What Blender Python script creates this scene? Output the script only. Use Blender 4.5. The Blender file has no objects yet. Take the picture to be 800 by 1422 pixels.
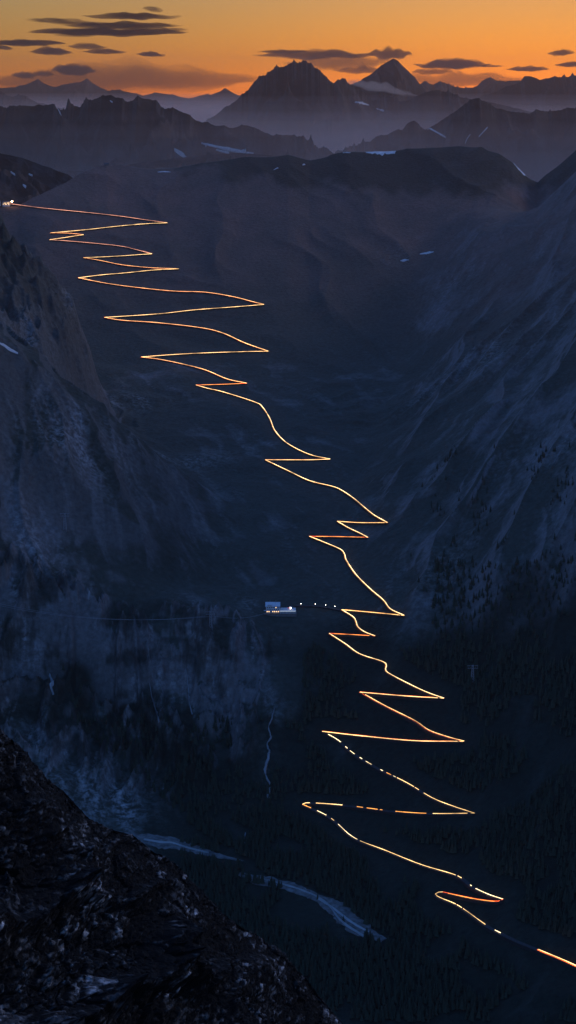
import bpy, math, random
import numpy as np
from mathutils import Vector
random.seed(7); RNG = np.random.default_rng(11)
S = bpy.context.scene
COL = S.collection
# ------------------------------------------------------------ camera
F = 2400.0                       # focal length in photograph pixels (800 x 1422)
P = math.radians(13.7)           # camera tilted down
cam_d = bpy.data.cameras.new('camera'); cam = bpy.data.objects.new('camera', cam_d); COL.objects.link(cam)
cam.location = (0, 0, 0); cam.rotation_euler = (math.radians(90) - P, 0, 0)
cam_d.sensor_fit = 'VERTICAL'; cam_d.sensor_height = 24.0
cam_d.lens = 24.0 * F / 1422.0
cam_d.clip_start = 1.0; cam_d.clip_end = 400000.0
S.camera = cam
# ------------------------------------------------------------ world, sun, exposure
w = bpy.data.worlds.new('World'); S.world = w; w.use_nodes = True
nt = w.node_tree; bg = nt.nodes['Background']
sky = nt.nodes.new('ShaderNodeTexSky'); sky.sky_type = 'NISHITA'; sky.sun_disc = False
SUN_EL = math.radians(0.3); SUN_ROT = math.radians(9)
sky.sun_elevation = SUN_EL; sky.sun_rotation = SUN_ROT
sky.altitude = 2500; sky.air_density = 1.3; sky.dust_density = 1.9; sky.ozone_density = 2.4
# the afterglow is a thin band: the vault above it is boosted, brighter and bluer, to light the valley
wt = nt.nodes.new('ShaderNodeTexCoord'); ws = nt.nodes.new('ShaderNodeSeparateXYZ'); nt.links.new(wt.outputs['Generated'], ws.inputs[0])
wr = nt.nodes.new('ShaderNodeMapRange'); wr.interpolation_type = 'SMOOTHSTEP'
wr.inputs['From Min'].default_value = 0.07; wr.inputs['From Max'].default_value = 0.40; wr.inputs['To Min'].default_value = 0.0; wr.inputs['To Max'].default_value = 1.0
nt.links.new(ws.outputs['Z'], wr.inputs['Value'])
wg = nt.nodes.new('ShaderNodeMix'); wg.data_type = 'VECTOR'; wg.inputs[4].default_value = (1, 1, 1); wg.inputs[5].default_value = (3.3, 4.7, 7.2); nt.links.new(wr.outputs[0], wg.inputs[0])
wm = nt.nodes.new('ShaderNodeVectorMath'); wm.operation = 'MULTIPLY'; nt.links.new(sky.outputs[0], wm.inputs[0]); nt.links.new(wg.outputs[1], wm.inputs[1])
nt.links.new(wm.outputs[0], bg.inputs[0]); bg.inputs[1].default_value = 0.15
ld = bpy.data.lights.new('relief_sun', 'SUN'); ld.energy = 0.42; ld.angle = math.radians(14); ld.color = (1.0, 0.86, 0.84)
relief_sun = bpy.data.objects.new('relief_sun', ld); COL.objects.link(relief_sun)
def aim(o, az, el):              # light comes from azimuth az (0 = ahead, + = right), elevation el
    d = Vector((math.sin(az) * math.cos(el), math.cos(az) * math.cos(el), math.sin(el)))
    o.rotation_euler = (-d).to_track_quat('-Z', 'Y').to_euler()
aim(relief_sun, math.radians(62), math.radians(27))  # added light, well above the setting sun, to bring out the relief
S.view_settings.view_transform = 'Standard'; S.view_settings.look = 'None'
S.view_settings.gamma = 1; S.view_settings.exposure = 0.3; S.view_settings.use_curve_mapping = False
S.render.engine = 'CYCLES'
S.cycles.volume_bounces = 1; S.cycles.max_bounces = 4; S.cycles.diffuse_bounces = 2
S.cycles.transparent_max_bounces = 4; S.cycles.use_adaptive_sampling = False; S.cycles.use_denoising = True
S.cycles.sample_clamp_indirect = 2.0

# ------------------------------------------------------------ noise
def _hash(ix, iy, seed):
    h = (ix.astype(np.int64) * 374761393 + iy.astype(np.int64) * 668265263 + seed * 974711) & 0xffffffff
    h = ((h ^ (h >> 13)) * 1274126177) & 0xffffffff
    h = ((h ^ (h >> 16)) * 2246822519) & 0xffffffff
    return ((h ^ (h >> 15)) & 0xffffff) / float(0xffffff)
def gnoise(x, y, seed=0):
    x = np.asarray(x, float); y = np.asarray(y, float)
    ix = np.floor(x); iy = np.floor(y); fx = x - ix; fy = y - iy
    u = fx ** 3 * (fx * (fx * 6 - 15) + 10); v = fy ** 3 * (fy * (fy * 6 - 15) + 10)
    def g(ax, ay):
        a = _hash(ix + ax, iy + ay, seed) * 6.2831853
        return np.cos(a) * (fx - ax) + np.sin(a) * (fy - ay)
    return 1.4 * ((g(0,0) * (1-u) + g(1,0) * u) * (1-v) + (g(0,1) * (1-u) + g(1,1) * u) * v)
def fbm(x, y, n=5, seed=0, gain=.5):
    r = 0; a = 1
    for k in range(n):
        r = r + a * gnoise(x * 2**k, y * 2**k, seed + k * 17); a *= gain
    return r
def ridged(x, y, n=5, seed=0, gain=.5):
    r = 0; a = 1; wgt = 1
    for k in range(n):
        s = 1 - np.abs(gnoise(x * 2**k, y * 2**k, seed + k * 31)) * 1.8
        s = np.clip(s, 0, 1) ** 2 * wgt; r = r + a * s; wgt = np.clip(s * 1.6, 0, 1); a *= gain
    return r
def worley(x, y, seed=0):
    ix = np.floor(x); iy = np.floor(y); best = np.full(np.shape(x), 9.0); val = np.zeros(np.shape(x)); sec = np.full(np.shape(x), 9.0)
    for ax in (-1, 0, 1):
        for ay in (-1, 0, 1):
            cx = ix + ax + _hash(ix + ax, iy + ay, seed); cy = iy + ay + _hash(ix + ax, iy + ay, seed + 5)
            d = np.hypot(x - cx, y - cy); h = _hash(ix + ax, iy + ay, seed + 9)
            m = d < best; sec = np.where(m, best, np.minimum(sec, d)); val = np.where(m, h, val); best = np.where(m, d, best)
    return best, sec, val
def sstep(a, b, x):
    t = np.clip((x - a) / (b - a), 0, 1); return t * t * (3 - 2 * t)
def smax(a, b, k):
    h = np.clip(.5 + .5 * (a - b) / k, 0, 1); return b * (1-h) + a * h + k * h * (1-h)

# ------------------------------------------------------------ picture <-> place
CP, SP = math.cos(P), math.sin(P)
def ray(px, py):
    cx = (np.asarray(px, float) - 400) / F; cy = -(np.asarray(py, float) - 711) / F
    return cx, CP + cy * SP, -SP + cy * CP
def at(px, py, Y):               # the point at forward distance Y seen at (px, py)
    dx, dy, dz = ray(px, py); t = Y / dy
    return np.stack([dx * t, Y + 0 * dx, dz * t], -1)

# ------------------------------------------------------------ the main terrain as a function
AX_Y = [0, 1500, 2300, 2900, 3050, 3350, 3500, 3620, 4100, 4800, 5400, 5800, 6700, 9000]
AX_Z = [-1420, -1385, -1345, -1305, -1275, -1140, -1085, -1068, -980, -915, -860, -770, -420, -420]
L_Y = [0, 2300, 2900, 3300, 3500, 3700, 4100, 4600, 5200, 6000, 9000]
L_X = [-150, -170, -330, -330, -300, -140, -120, -330, -640, -1250, -1900]
R_Y = [0, 2300, 2900, 3500, 4100, 4800, 5500, 6500, 9000]
R_X = [230, 215, 90, 70, 130, 230, 330, 500, 900]
CR_P = [-600, -300, -60, -20, 0, 22, 60, 100, 130, 148, 160, 210, 250, 280, 330, 400, 430, 455, 480, 520, 560, 600, 640, 665, 690, 712, 735, 748, 765, 800, 900, 1100, 1400]
CR_V = [240, 270, 280, 287, 287, 286, 266, 246, 233, 228, 229, 232, 231, 226, 219, 215, 222, 217, 211, 208, 208, 203, 200, 202, 211, 224, 245, 252, 236, 206, 185, 150, 140]
def z_smooth(x, y):
    x = np.asarray(x, float); y = np.asarray(y, float)
    wob = 40 * gnoise(x / 900, y / 900, 3)
    ax = np.interp(y, AX_Y, AX_Z)
    ax = (ax * 2 + np.interp(y - 90, AX_Y, AX_Z) + np.interp(y + 90, AX_Y, AX_Z)) / 4
    # the headwall climbs to the crest line
    px = 400 + x / np.maximum(y, 1) * F * 1.02
    # crest height from the skyline at Y = 7000
    pv = np.interp(px, CR_P, CR_V)
    dz = (-SP - (pv - 711) / F * CP) / (CP - (pv - 711) / F * SP)
    yc = 6700 + 420 * sstep(20, 170, px) + 150 * sstep(760, 820, px) * 0
    crest = dz * yc
    foot = np.interp(5450, AX_Y, AX_Z)
    t = np.clip((y - 5450) / (yc - 5450), 0, 1.0)
    tt = t ** 1.15
    hw = np.where(y > 5450, (foot + (crest - foot) * (0.88 * tt + .12 * sstep(.0, 1.0, t))), ax)
    base = np.where(y > 5450, hw, ax)
    beyond = np.clip(y - yc, 0, None); base = base - beyond * .35 - 14 * (1 - np.exp(-(beyond / 60) ** 2))
    xl = np.interp(y, L_Y, L_X); xr = np.interp(y, R_Y, R_X)
    fade = 1 - sstep(6000, 6900, y)
    dl = np.clip(xl - x, 0, None); dr = np.clip(x - xr, 0, None)
    sl = dl * dl / (dl + 60) * np.interp(y, [2300, 3300, 3600, 3950, 4350, 4800], [.50, .54, .72, .92, .70, .42]); sr = dr * dr / (dr + 110) * np.interp(y, [2300, 3000, 4000, 5500], [.72, .74, .84, .80])
    cap = 1500
    z = base + (sl + sr) * fade + wob * sstep(0, 300, dl + dr) * fade
    # the steep spur standing on the left in front of the headwall
    sx = x + 815; sy = y - 4750
    soft = 150 * (np.sqrt(1 + (np.abs(sy) / 150) ** 2) - 1)
    spur = -338 - np.where(sx > 0, .55 * sx + .0026 * np.minimum(sx, 330) ** 2 + 1.3 * np.clip(sx - 215, 0, None), .12 * sx) - np.where(sy > 0, .80, .34) * soft + 30 * gnoise(x / 95, y / 130, 8) + 22 * (ridged(x / 70, y / 110, 3, 9, .4) - .7)
    z = smax(z, spur, 75)
    # shelf and cliff band on the left below the inn
    c = sstep(-20, -140, x) * (1 - sstep(-900, -1200, x))
    edge = 3430 + 60 * gnoise(x / 160, 0 * x, 21)
    cliff = 120 * (sstep(edge - 130, edge - 20, y) - sstep(edge - 420, edge + 330, y))
    z = z + cliff * c
    return z

def rel_noise(x, y):
    """relief added to the smooth terrain: gullies running down the side slopes, knolls, crags"""
    u = (x + y * .55) / 1.0; v = (y * 1.0 - x * .35)
    left = sstep(100, -200, x - np.interp(y, L_Y, L_X) + 100); right = sstep(-60, 250, x - np.interp(y, R_Y, R_X))
    wx = x + 60 * gnoise(x / 300, y / 300, 41); wy = y + 60 * gnoise(x / 300, y / 300, 43)
    gl = ridged((wx * .92 + wy * .40) / 170, (wx * .40 - wy * .92) / 520, 6, 51, .42)
    gr = ridged((wx * .86 - wy * .51) / 170, (wx * .51 + wy * .86) / 620, 6, 61, .42)
    k = fbm(wx / 260, wy / 260, 7, 71, .46)
    n = 15 * k + left * (gl - .8) * 24 + right * (gr - .8) * 24
    rock = sstep(.1, .9, fbm(x / 500, y / 700, 3, 81) + left * .2)
    n = n + rock * (ridged(wx / 110, wy / 140, 5, 91, .42) - .7) * 10
    sp = np.exp(-((x + 800) / 330) ** 2) * np.exp(-((y - 4650) / 420) ** 2)
    n = n + sp * (ridged(wx / 80, wy / 130, 6, 95, .42) - .8) * 24
    cl = sstep(-20, -120, x) * sstep(2950, 3100, y) * (1 - sstep(3430, 3520, y))
    n = n + cl * (ridged(wx / 55, wy / 130, 6, 99, .45) - .7) * 28
    hwf = sstep(5200, 5700, y); n = n * (1 - .75 * hwf) + hwf * (13 * (ridged((wx + .25 * wy) / 330, wy / 700, 4, 131, .4) - .8)) * (1 - .5 * np.exp(-((y - 7050) / 150) ** 2))
    return n

YS = np.concatenate([np.arange(1400, 4200, 4.0), np.arange(4200, 8300, 8.0)])
def hit(px, py, fn, ys=YS):
    px = np.atleast_1d(np.asarray(px, float)); py = np.atleast_1d(np.asarray(py, float))
    dx, dy, dz = ray(px, py)
    X = dx[:, None] / dy[:, None] * ys[None]; Z = dz[:, None] / dy[:, None] * ys[None]
    G = fn(X, np.broadcast_to(ys, X.shape)); under = Z <= G
    out = np.zeros((len(px), 3))
    for i in range(len(px)):
        if not under[i].any():
            k = np.argmin((Z - G)[i]); y = ys[k]
        else:
            k = int(np.argmax(under[i]))
            if k == 0: y = ys[0]
            else:
                a = Z[i, k-1] - G[i, k-1]; b = G[i, k] - Z[i, k]; y = ys[k-1] + (ys[k] - ys[k-1]) * a / max(a + b, 1e-9)
        out[i] = (dx[i] / dy[i] * y, y, dz[i] / dy[i] * y)
    return out

# ------------------------------------------------------------ the road, read off the picture; each list is one leg between hairpins
LEGS = [
 ('pink', [(14,284),(22,285),(60,290),(120,296),(165,301),(200,306),(232.5,310.5)]),
 ('gold', [(232.5,310.5),(200,312),(165,315),(120,320),(70,324.5)]),
 ('gold', [(70,324.5),(95,325),(116,327)]),
 ('gold', [(116,327),(90,331),(69,334)]),
 ('pink', [(69,334),(110,337),(165,342.5),(190,348),(211,353.5)]),
 ('gold', [(211,353.5),(160,357),(116,359)]),
 ('gold', [(116,359),(140,363),(170,369),(210,373),(248.5,374.5)]),
 ('gold', [(248.5,374.5),(215,376),(175,380),(140,383),(108.5,387)]),
 ('gold', [(108.5,387),(160,396.5),(235,405),(285,407),(325,413.5),(350,420),(366.5,424)]),
 ('gold', [(366.5,424),(330,427),(270,431.5),(220,437),(145,442)]),
 ('gold', [(145,442),(170,446),(220,449.5),(280,456.5),(310,464),(340,477.5),(372.5,489)]),
 ('gold', [(372.5,489),(340,489.5),(280,491.5),(235,494),(196,497)]),
 ('gold', [(196,497),(220,500),(250,506),(285,515),(315,527.5),(342.5,533.5)]),
 ('red',  [(342.5,533.5),(310,535),(272.5,536)]),
 ('white',[(272.5,536),(290,541),(310,545.5),(355,560),(365,567),(375,582.5),(382.5,600),(400,617.5),(430,632.5),(458.5,639)]),
 ('gold', [(458.5,639),(430,640),(400,640),(368.5,640)]),
 ('white',[(368.5,640),(400,655),(430,669),(462,677),(475,682.5),(492,694),(505,705),(520,717),(538.5,727.5)]),
 ('orange',[(538.5,727.5),(500,727.5),(468.5,725.5)]),
 ('white',[(468.5,725.5),(485,735),(500,742),(511,748)]),
 ('red',  [(511,748),(475,747),(430,746.5)]),
 ('white',[(430,746.5),(455,756.5),(474,765),(479,772),(481.5,780),(495,800),(515,820),(532.5,835),(542.5,847.5),(561.5,856.5)]),
 ('orange',[(561.5,856.5),(520,852.5),(475,848.5)]),
 ('white',[(475,848.5),(491,858.7),(495,866),(497,872),(506,879),(521,885)]),
 ('red',  [(521,885),(487.5,883),(457.5,881.5)]),
 ('white',[(457.5,881.5),(480,896),(500,910),(532.5,921),(537,928),(537.5,935),(570,952.5),(595,964),(616.5,971.5)]),
 ('gold', [(616.5,971.5),(565,968.5),(500,963)]),
 ('gold', [(500,963),(535,982.5),(575,1002.5),(595,1016),(620,1025),(644,1031.5)]),
 ('gold', [(644,1031.5),(575,1030.5),(500,1023.5),(447.5,1017.5)]),
 ('dash1',[(447.5,1017.5),(470,1030),(490,1047.5),(525,1069),(565,1089),(600,1110),(630,1122),(659,1131.5)]),
 ('dash2',[(659,1131.5),(600,1132),(545,1128.5),(480,1120.5),(430,1117),(420,1119)]),
 ('dash3',[(420,1119),(450,1132.5),(465,1142.5),(492.5,1166),(535,1183),(585,1203),(635,1218.5),(657.5,1234.5),(680,1245),(698.5,1251)]),
 ('red',  [(698.5,1251),(690,1254),(660,1250.5),(615,1241)]),
 ('dash4',[(615,1241),(605,1242),(606,1246),(615,1250.5),(637.5,1260.5),(675,1287),(695,1298)]),
 ('none', [(695,1298),(720,1310),(747.5,1321)]),
 ('last', [(747.5,1321),(780,1334.5),(800,1343.5),(850,1366)]),
]
def resample(p3, step):
    d = np.r_[0, np.cumsum(np.linalg.norm(np.diff(p3[:, :2], axis=0), axis=1))]
    n = max(3, int(d[-1] / step)); s = np.linspace(0, d[-1], n)
    return np.stack([np.interp(s, d, p3[:, i]) for i in range(3)], -1)
def dens(p, n=6):                # densify a picture polyline with a Catmull-Rom curve
    p = np.array(p, float); q = np.vstack([2*p[0]-p[1], p, 2*p[-1]-p[-2]]); out = []
    for i in range(1, len(q) - 2):
        for t in np.linspace(0, 1, n, endpoint=False):
            out.append(.5 * ((2*q[i]) + (-q[i-1]+q[i+1])*t + (2*q[i-1]-5*q[i]+4*q[i+1]-q[i+2])*t*t + (-q[i-1]+3*q[i]-3*q[i+1]+q[i+2])*t**3))
    out.append(p[-1]); return np.array(out)
leg3 = []
for kind, pts in LEGS:
    q = dens(pts); h = hit(q[:, 0], q[:, 1], z_smooth); leg3.append(h)
spur_road_px = [(409,842),(425,842.5),(440,843),(455,845),(473,848.5)]
q = dens(spur_road_px); access3 = hit(q[:, 0], q[:, 1], z_smooth)
inn_c = hit([390], [851], z_smooth)[0]
ALLR = np.vstack([resample(h, 12) for h in leg3] + [resample(access3, 12)] + [inn_c[None] + np.array([[dx, dy, 0]]) for dx in (-30, 0, 30) for dy in (-20, 0, 15)])
# flatten mask on a coarse lattice
GX = np.arange(-1400, 1000, 12.0); GY = np.arange(2000, 7000, 12.0)
D2 = np.full((len(GX), len(GY)), 1e9)
for p in ALLR:
    i0 = int((p[0] + 1400) / 12); j0 = int((p[1] - 2000) / 12); a, b = max(i0 - 9, 0), min(i0 + 10, len(GX)); c, d = max(j0 - 9, 0), min(j0 + 10, len(GY))
    if a >= b or c >= d: continue
    D2[a:b, c:d] = np.minimum(D2[a:b, c:d], (GX[a:b, None] - p[0])**2 + (GY[None, c:d] - p[1])**2)
FL = sstep(14, 85, np.sqrt(D2))
def flat(x, y):
    fi = np.clip((x + 1400) / 12, 0, len(GX) - 1.001); fj = np.clip((y - 2000) / 12, 0, len(GY) - 1.001)
    i = fi.astype(int); j = fj.astype(int); u = fi - i; v = fj - j
    return FL[i, j]*(1-u)*(1-v) + FL[i+1, j]*u*(1-v) + FL[i, j+1]*(1-u)*v + FL[i+1, j+1]*u*v
def z_land(x, y):
    x = np.asarray(x, float); y = np.asarray(y, float)
    return z_smooth(x, y) + rel_noise(x, y) * (0.04 + .96 * flat(x, y))

# ------------------------------------------------------------ helpers
def prop(o, label=None, cat=None, group=None, kind=None):
    if label: o['label'] = label
    if cat: o['category'] = cat
    if group: o['group'] = group
    if kind: o['kind'] = kind
    return o
def mesh_obj(name, V, Fc, mat, parent=None, smooth=False, link=True):
    me = bpy.data.meshes.new(name); V = np.asarray(V, float)
    me.from_pydata([tuple(v) for v in V], [], [tuple(int(i) for i in f) for f in Fc]); me.update()
    if smooth: me.polygons.foreach_set('use_smooth', [True] * len(me.polygons))
    if mat: me.materials.append(mat)
    o = bpy.data.objects.new(name, me)
    if link: COL.objects.link(o)
    if parent: o.parent = parent
    return o
def grid_obj(name, X, Y, Z, mat, attrs=None, smooth=True, recenter=True):
    n, m = X.shape; me = bpy.data.meshes.new(name)
    V = np.stack([X, Y, Z], -1).reshape(-1, 3).astype(np.float32)
    org = V.mean(0) if recenter else np.zeros(3, np.float32); V = V - org
    me.vertices.add(n * m); me.vertices.foreach_set('co', V.ravel())
    i = np.arange(n - 1)[:, None] * m + np.arange(m - 1)[None]
    q = np.stack([i, i + m, i + m + 1, i + 1], -1).reshape(-1, 4).astype(np.int32)
    me.loops.add(q.size); me.loops.foreach_set('vertex_index', q.ravel())
    me.polygons.add(len(q)); me.polygons.foreach_set('loop_start', np.arange(len(q), dtype=np.int32) * 4)
    me.polygons.foreach_set('loop_total', np.full(len(q), 4, np.int32))
    me.polygons.foreach_set('use_smooth', np.full(len(q), smooth))
    me.update(calc_edges=True)
    for k, a in (attrs or {}).items():
        at_ = me.attributes.new(k, 'FLOAT', 'POINT'); at_.data.foreach_set('value', np.asarray(a, np.float32).ravel())
    me.materials.append(mat); o = bpy.data.objects.new(name, me); o.location = [float(c) for c in org]; COL.objects.link(o)
    return o
class MB:
    def __init__(s): s.v = []; s.f = []
    def add(s, v, f): n = len(s.v); s.v += [tuple(map(float, a)) for a in v]; s.f += [tuple(i + n for i in a) for a in f]
    def box(s, x0, x1, y0, y1, z0, z1):
        s.add([(x0,y0,z0),(x1,y0,z0),(x1,y1,z0),(x0,y1,z0),(x0,y0,z1),(x1,y0,z1),(x1,y1,z1),(x0,y1,z1)],
              [(0,3,2,1),(4,5,6,7),(0,1,5,4),(1,2,6,5),(2,3,7,6),(3,0,4,7)])
    def tube(s, pts, r, n=6):
        pts = [Vector(p) for p in pts]; rr = r if hasattr(r, '__len__') else [r] * len(pts); rings = []
        for i, p in enumerate(pts):
            d = (pts[min(i+1, len(pts)-1)] - pts[max(i-1, 0)]); d = d.normalized() if d.length > 1e-9 else Vector((0,0,1))
            a = d.cross(Vector((0,0,1)));
            if a.length < 1e-3: a = d.cross(Vector((1,0,0)))
            a.normalize(); b = d.cross(a)
            rings.append([p + (a * math.cos(6.28318*k/n) + b * math.sin(6.28318*k/n)) * rr[i] for k in range(n)])
        V = [tuple(q) for R in rings for q in R]; Fc = []
        for i in range(len(pts) - 1):
            for k in range(n): Fc.append((i*n+k, i*n+(k+1)%n, (i+1)*n+(k+1)%n, (i+1)*n+k))
        Fc.append(tuple(range(n-1, -1, -1))); Fc.append(tuple((len(pts)-1)*n + k for k in range(n)))
        s.add(V, Fc)
    def prism(s, poly, z0, z1):
        n = len(poly); s.add([(x, y, z0) for x, y in poly] + [(x, y, z1) for x, y in poly],
              [tuple(range(n-1, -1, -1)), tuple(range(n, 2*n))] + [(k, (k+1)%n, n+(k+1)%n, n+k) for k in range(n)])
    def gable(s, x0, x1, y0, y1, z0, h, over=0, th=.35):   # pitched roof slab, ridge along x
        ym = (y0 + y1) / 2; x0 -= over; x1 += over; s_ = h / ((y1 - y0) / 2); y0 -= over; y1 += over; z0 -= over * s_; z1 = z0 + s_ * (y1 - y0) / 2
        s.add([(x0,y0,z0),(x0,ym,z1),(x0,y1,z0),(x0,y1,z0+th),(x0,ym,z1+th),(x0,y0,z0+th),
               (x1,y0,z0),(x1,ym,z1),(x1,y1,z0),(x1,y1,z0+th),(x1,ym,z1+th),(x1,y0,z0+th)],
              [(0,5,4,1),(1,4,3,2),(6,7,10,11),(7,8,9,10),(5,11,10,4),(4,10,9,3),(0,1,7,6),(1,2,8,7),(0,6,11,5),(2,3,9,8)])
    def sphere(s, c, r, n=8, m=6):
        V = []; Fc = []
        for i in range(m + 1):
            for k in range(n):
                a = math.pi * i / m; b = 6.28318 * k / n; V.append((c[0]+r*math.sin(a)*math.cos(b), c[1]+r*math.sin(a)*math.sin(b), c[2]+r*math.cos(a)))
        for i in range(m):
            for k in range(n): Fc.append((i*n+k, (i+1)*n+k, (i+1)*n+(k+1)%n, i*n+(k+1)%n))
        s.add(V, Fc)
    def build(s, name, mat, parent=None, smooth=False): return mesh_obj(name, s.v, s.f, mat, parent, smooth)
def empty(name, loc, rz=0):
    o = bpy.data.objects.new(name, None); COL.objects.link(o); o.location = [float(c) for c in loc]; o.rotation_euler = (0, 0, rz); o.empty_display_size = 2; return o
def copy_tree(o):
    c = o.copy(); COL.objects.link(c)
    for ch in list(o.children):
        d = ch.copy(); COL.objects.link(d); d.parent = c
        for g in list(ch.children):
            e = g.copy(); COL.objects.link(e); e.parent = d
    return c

# ------------------------------------------------------------ materials
def mat_new(name):
    m = bpy.data.materials.new(name); m.use_nodes = True; return m, m.node_tree, m.node_tree.nodes['Principled BSDF']
def simple(name, col, rough=.8, scale=1.0, var=.25, metal=0):
    m, t, b = mat_new(name); b.inputs['Roughness'].default_value = rough; b.inputs['Metallic'].default_value = metal
    n = t.nodes.new('ShaderNodeTexNoise'); n.inputs['Scale'].default_value = scale; n.inputs['Detail'].default_value = 6
    g = t.nodes.new('ShaderNodeTexCoord'); t.links.new(g.outputs['Object'], n.inputs['Vector'])
    r = t.nodes.new('ShaderNodeValToRGB'); r.color_ramp.elements[0].position = .3; r.color_ramp.elements[1].position = .7
    r.color_ramp.elements[0].color = (*[c * (1 - var) for c in col], 1); r.color_ramp.elements[1].color = (*[min(1, c * (1 + var)) for c in col], 1)
    t.links.new(n.outputs['Fac'], r.inputs[0]); t.links.new(r.outputs[0], b.inputs['Base Color']); return m
def emis(name, col, strength):
    m = bpy.data.materials.new(name); m.use_nodes = True; t = m.node_tree; t.nodes.clear()
    e = t.nodes.new('ShaderNodeEmission'); e.inputs[0].default_value = (*col, 1); e.inputs[1].default_value = strength
    o = t.nodes.new('ShaderNodeOutputMaterial'); t.links.new(e.outputs[0], o.inputs[0]); return m
def vol_mat(name, col, dens, aniso=0.0, absorb=False, abscol=(0,0,0)):
    m = bpy.data.materials.new(name); m.use_nodes = True; t = m.node_tree; t.nodes.clear()
    o = t.nodes.new('ShaderNodeOutputMaterial'); v = t.nodes.new('ShaderNodeVolumePrincipled')
    v.inputs['Color'].default_value = (*col, 1); v.inputs['Density'].default_value = dens; v.inputs['Anisotropy'].default_value = aniso
    if absorb: v.inputs['Absorption Color'].default_value = (*abscol, 1)
    t.links.new(v.outputs[0], o.inputs['Volume']); return m
def land_mat(name, grass, rock, pale, s1=.004, s2=.03, bump=6.0, bscale=.05, rough=.9):
    """grass and rock patches mixed by noise, slope-borne rock, and a 'pale' vertex attribute for scree and painted highlights"""
    m, t, b = mat_new(name); b.inputs['Roughness'].default_value = rough; b.inputs['Specular IOR Level'].default_value = .15
    N = t.nodes.new; L = t.links.new
    tc = N('ShaderNodeTexCoord'); geo = N('ShaderNodeNewGeometry')
    n1 = N('ShaderNodeTexNoise'); n1.inputs['Scale'].default_value = s1; n1.inputs['Detail'].default_value = 10; n1.inputs['Roughness'].default_value = .62; L(tc.outputs['Object'], n1.inputs['Vector'])
    n2 = N('ShaderNodeTexNoise'); n2.inputs['Scale'].default_value = s2; n2.inputs['Detail'].default_value = 8; n2.inputs['Roughness'].default_value = .7; L(tc.outputs['Object'], n2.inputs['Vector'])
    a = N('ShaderNodeAttribute'); a.attribute_name = 'rock'; p = N('ShaderNodeAttribute'); p.attribute_name = 'pale'
    ad = N('ShaderNodeMath'); ad.operation = 'ADD'; L(n1.outputs['Fac'], ad.inputs[0]); L(a.outputs['Fac'], ad.inputs[1])
    r = N('ShaderNodeMapRange'); r.inputs['From Min'].default_value = .5; r.inputs['From Max'].default_value = .75; L(ad.outputs[0], r.inputs['Value'])
    mx = N('ShaderNodeMix'); mx.data_type = 'RGBA'; mx.inputs[6].default_value = (*grass, 1); mx.inputs[7].default_value = (*rock, 1); L(r.outputs[0], mx.inputs[0])
    pm = N('ShaderNodeMath'); pm.operation = 'MULTIPLY'; L(p.outputs['Fac'], pm.inputs[0])
    r2 = N('ShaderNodeMapRange'); r2.inputs['From Min'].default_value = .43; r2.inputs['From Max'].default_value = .59; L(n2.outputs['Fac'], r2.inputs['Value']); L(r2.outputs[0], pm.inputs[1])
    m2 = N('ShaderNodeMix'); m2.data_type = 'RGBA'; L(mx.outputs[2], m2.inputs[6]); m2.inputs[7].default_value = (*pale, 1); L(pm.outputs[0], m2.inputs[0])
    vr = N('ShaderNodeMapRange'); vr.inputs['From Min'].default_value = .3; vr.inputs['From Max'].default_value = .7; vr.inputs['To Min'].default_value = .7; vr.inputs['To Max'].default_value = 1.3; L(n2.outputs['Fac'], vr.inputs['Value'])
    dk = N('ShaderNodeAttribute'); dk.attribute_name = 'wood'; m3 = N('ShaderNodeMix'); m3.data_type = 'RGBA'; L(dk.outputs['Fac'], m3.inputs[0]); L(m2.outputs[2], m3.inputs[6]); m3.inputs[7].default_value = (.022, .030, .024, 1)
    hi = N('ShaderNodeAttribute'); hi.attribute_name = 'heath_glow'; m4 = N('ShaderNodeMix'); m4.data_type = 'RGBA'; m4.blend_type = 'MIX'; L(hi.outputs['Fac'], m4.inputs[0]); L(m3.outputs[2], m4.inputs[6]); m4.inputs[7].default_value = (.20, .118, .100, 1)  # brown high ground, with the warm haze glow put into its colour
    hs = N('ShaderNodeHueSaturation'); L(m4.outputs[2], hs.inputs['Color']); L(vr.outputs[0], hs.inputs['Value']); L(hs.outputs[0], b.inputs['Base Color'])
    n3 = N('ShaderNodeTexNoise'); n3.inputs['Scale'].default_value = bscale; n3.inputs['Detail'].default_value = 6; n3.inputs['Roughness'].default_value = .65; L(tc.outputs['Object'], n3.inputs['Vector'])
    bp = N('ShaderNodeBump'); bp.inputs['Strength'].default_value = .8; bp.inputs['Distance'].default_value = bump; L(n3.outputs['Fac'], bp.inputs['Height']); L(bp.outputs[0], b.inputs['Normal'])
    return m
M = {}
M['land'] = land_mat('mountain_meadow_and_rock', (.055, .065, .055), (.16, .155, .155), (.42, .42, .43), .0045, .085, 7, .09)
M['far'] = land_mat('far_mountain_rock', (.034, .024, .020), (.070, .050, .042), (.22, .2, .19), .0008, .006, 30, .008)
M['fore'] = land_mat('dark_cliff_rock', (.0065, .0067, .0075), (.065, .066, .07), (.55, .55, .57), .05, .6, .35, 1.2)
M['asphalt'] = simple('road_asphalt', (.032, .032, .034), .9, .3)
M['stone'] = simple('retaining_stone', (.16, .16, .16), .9, .2)
M['snow'] = simple('old_snow', (.62, .60, .60), .7, .05, .2)
M['gravel'] = simple('riverbed_gravel', (.12, .125, .125), .9, .12, .6)
M['water'] = simple('glacial_water', (.30, .33, .35), .2, .05, .1)
M['wall'] = simple('inn_render_wall', (.62, .62, .62), .8, .5, .12)
M['roofp'] = simple('pale_metal_roof', (.62, .66, .72), .5, .3, .1)
M['roofd'] = simple('dark_slate_roof', (.10, .10, .11), .7, .6)
M['wood'] = simple('dark_timber', (.12, .08, .05), .8, .8)
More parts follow.
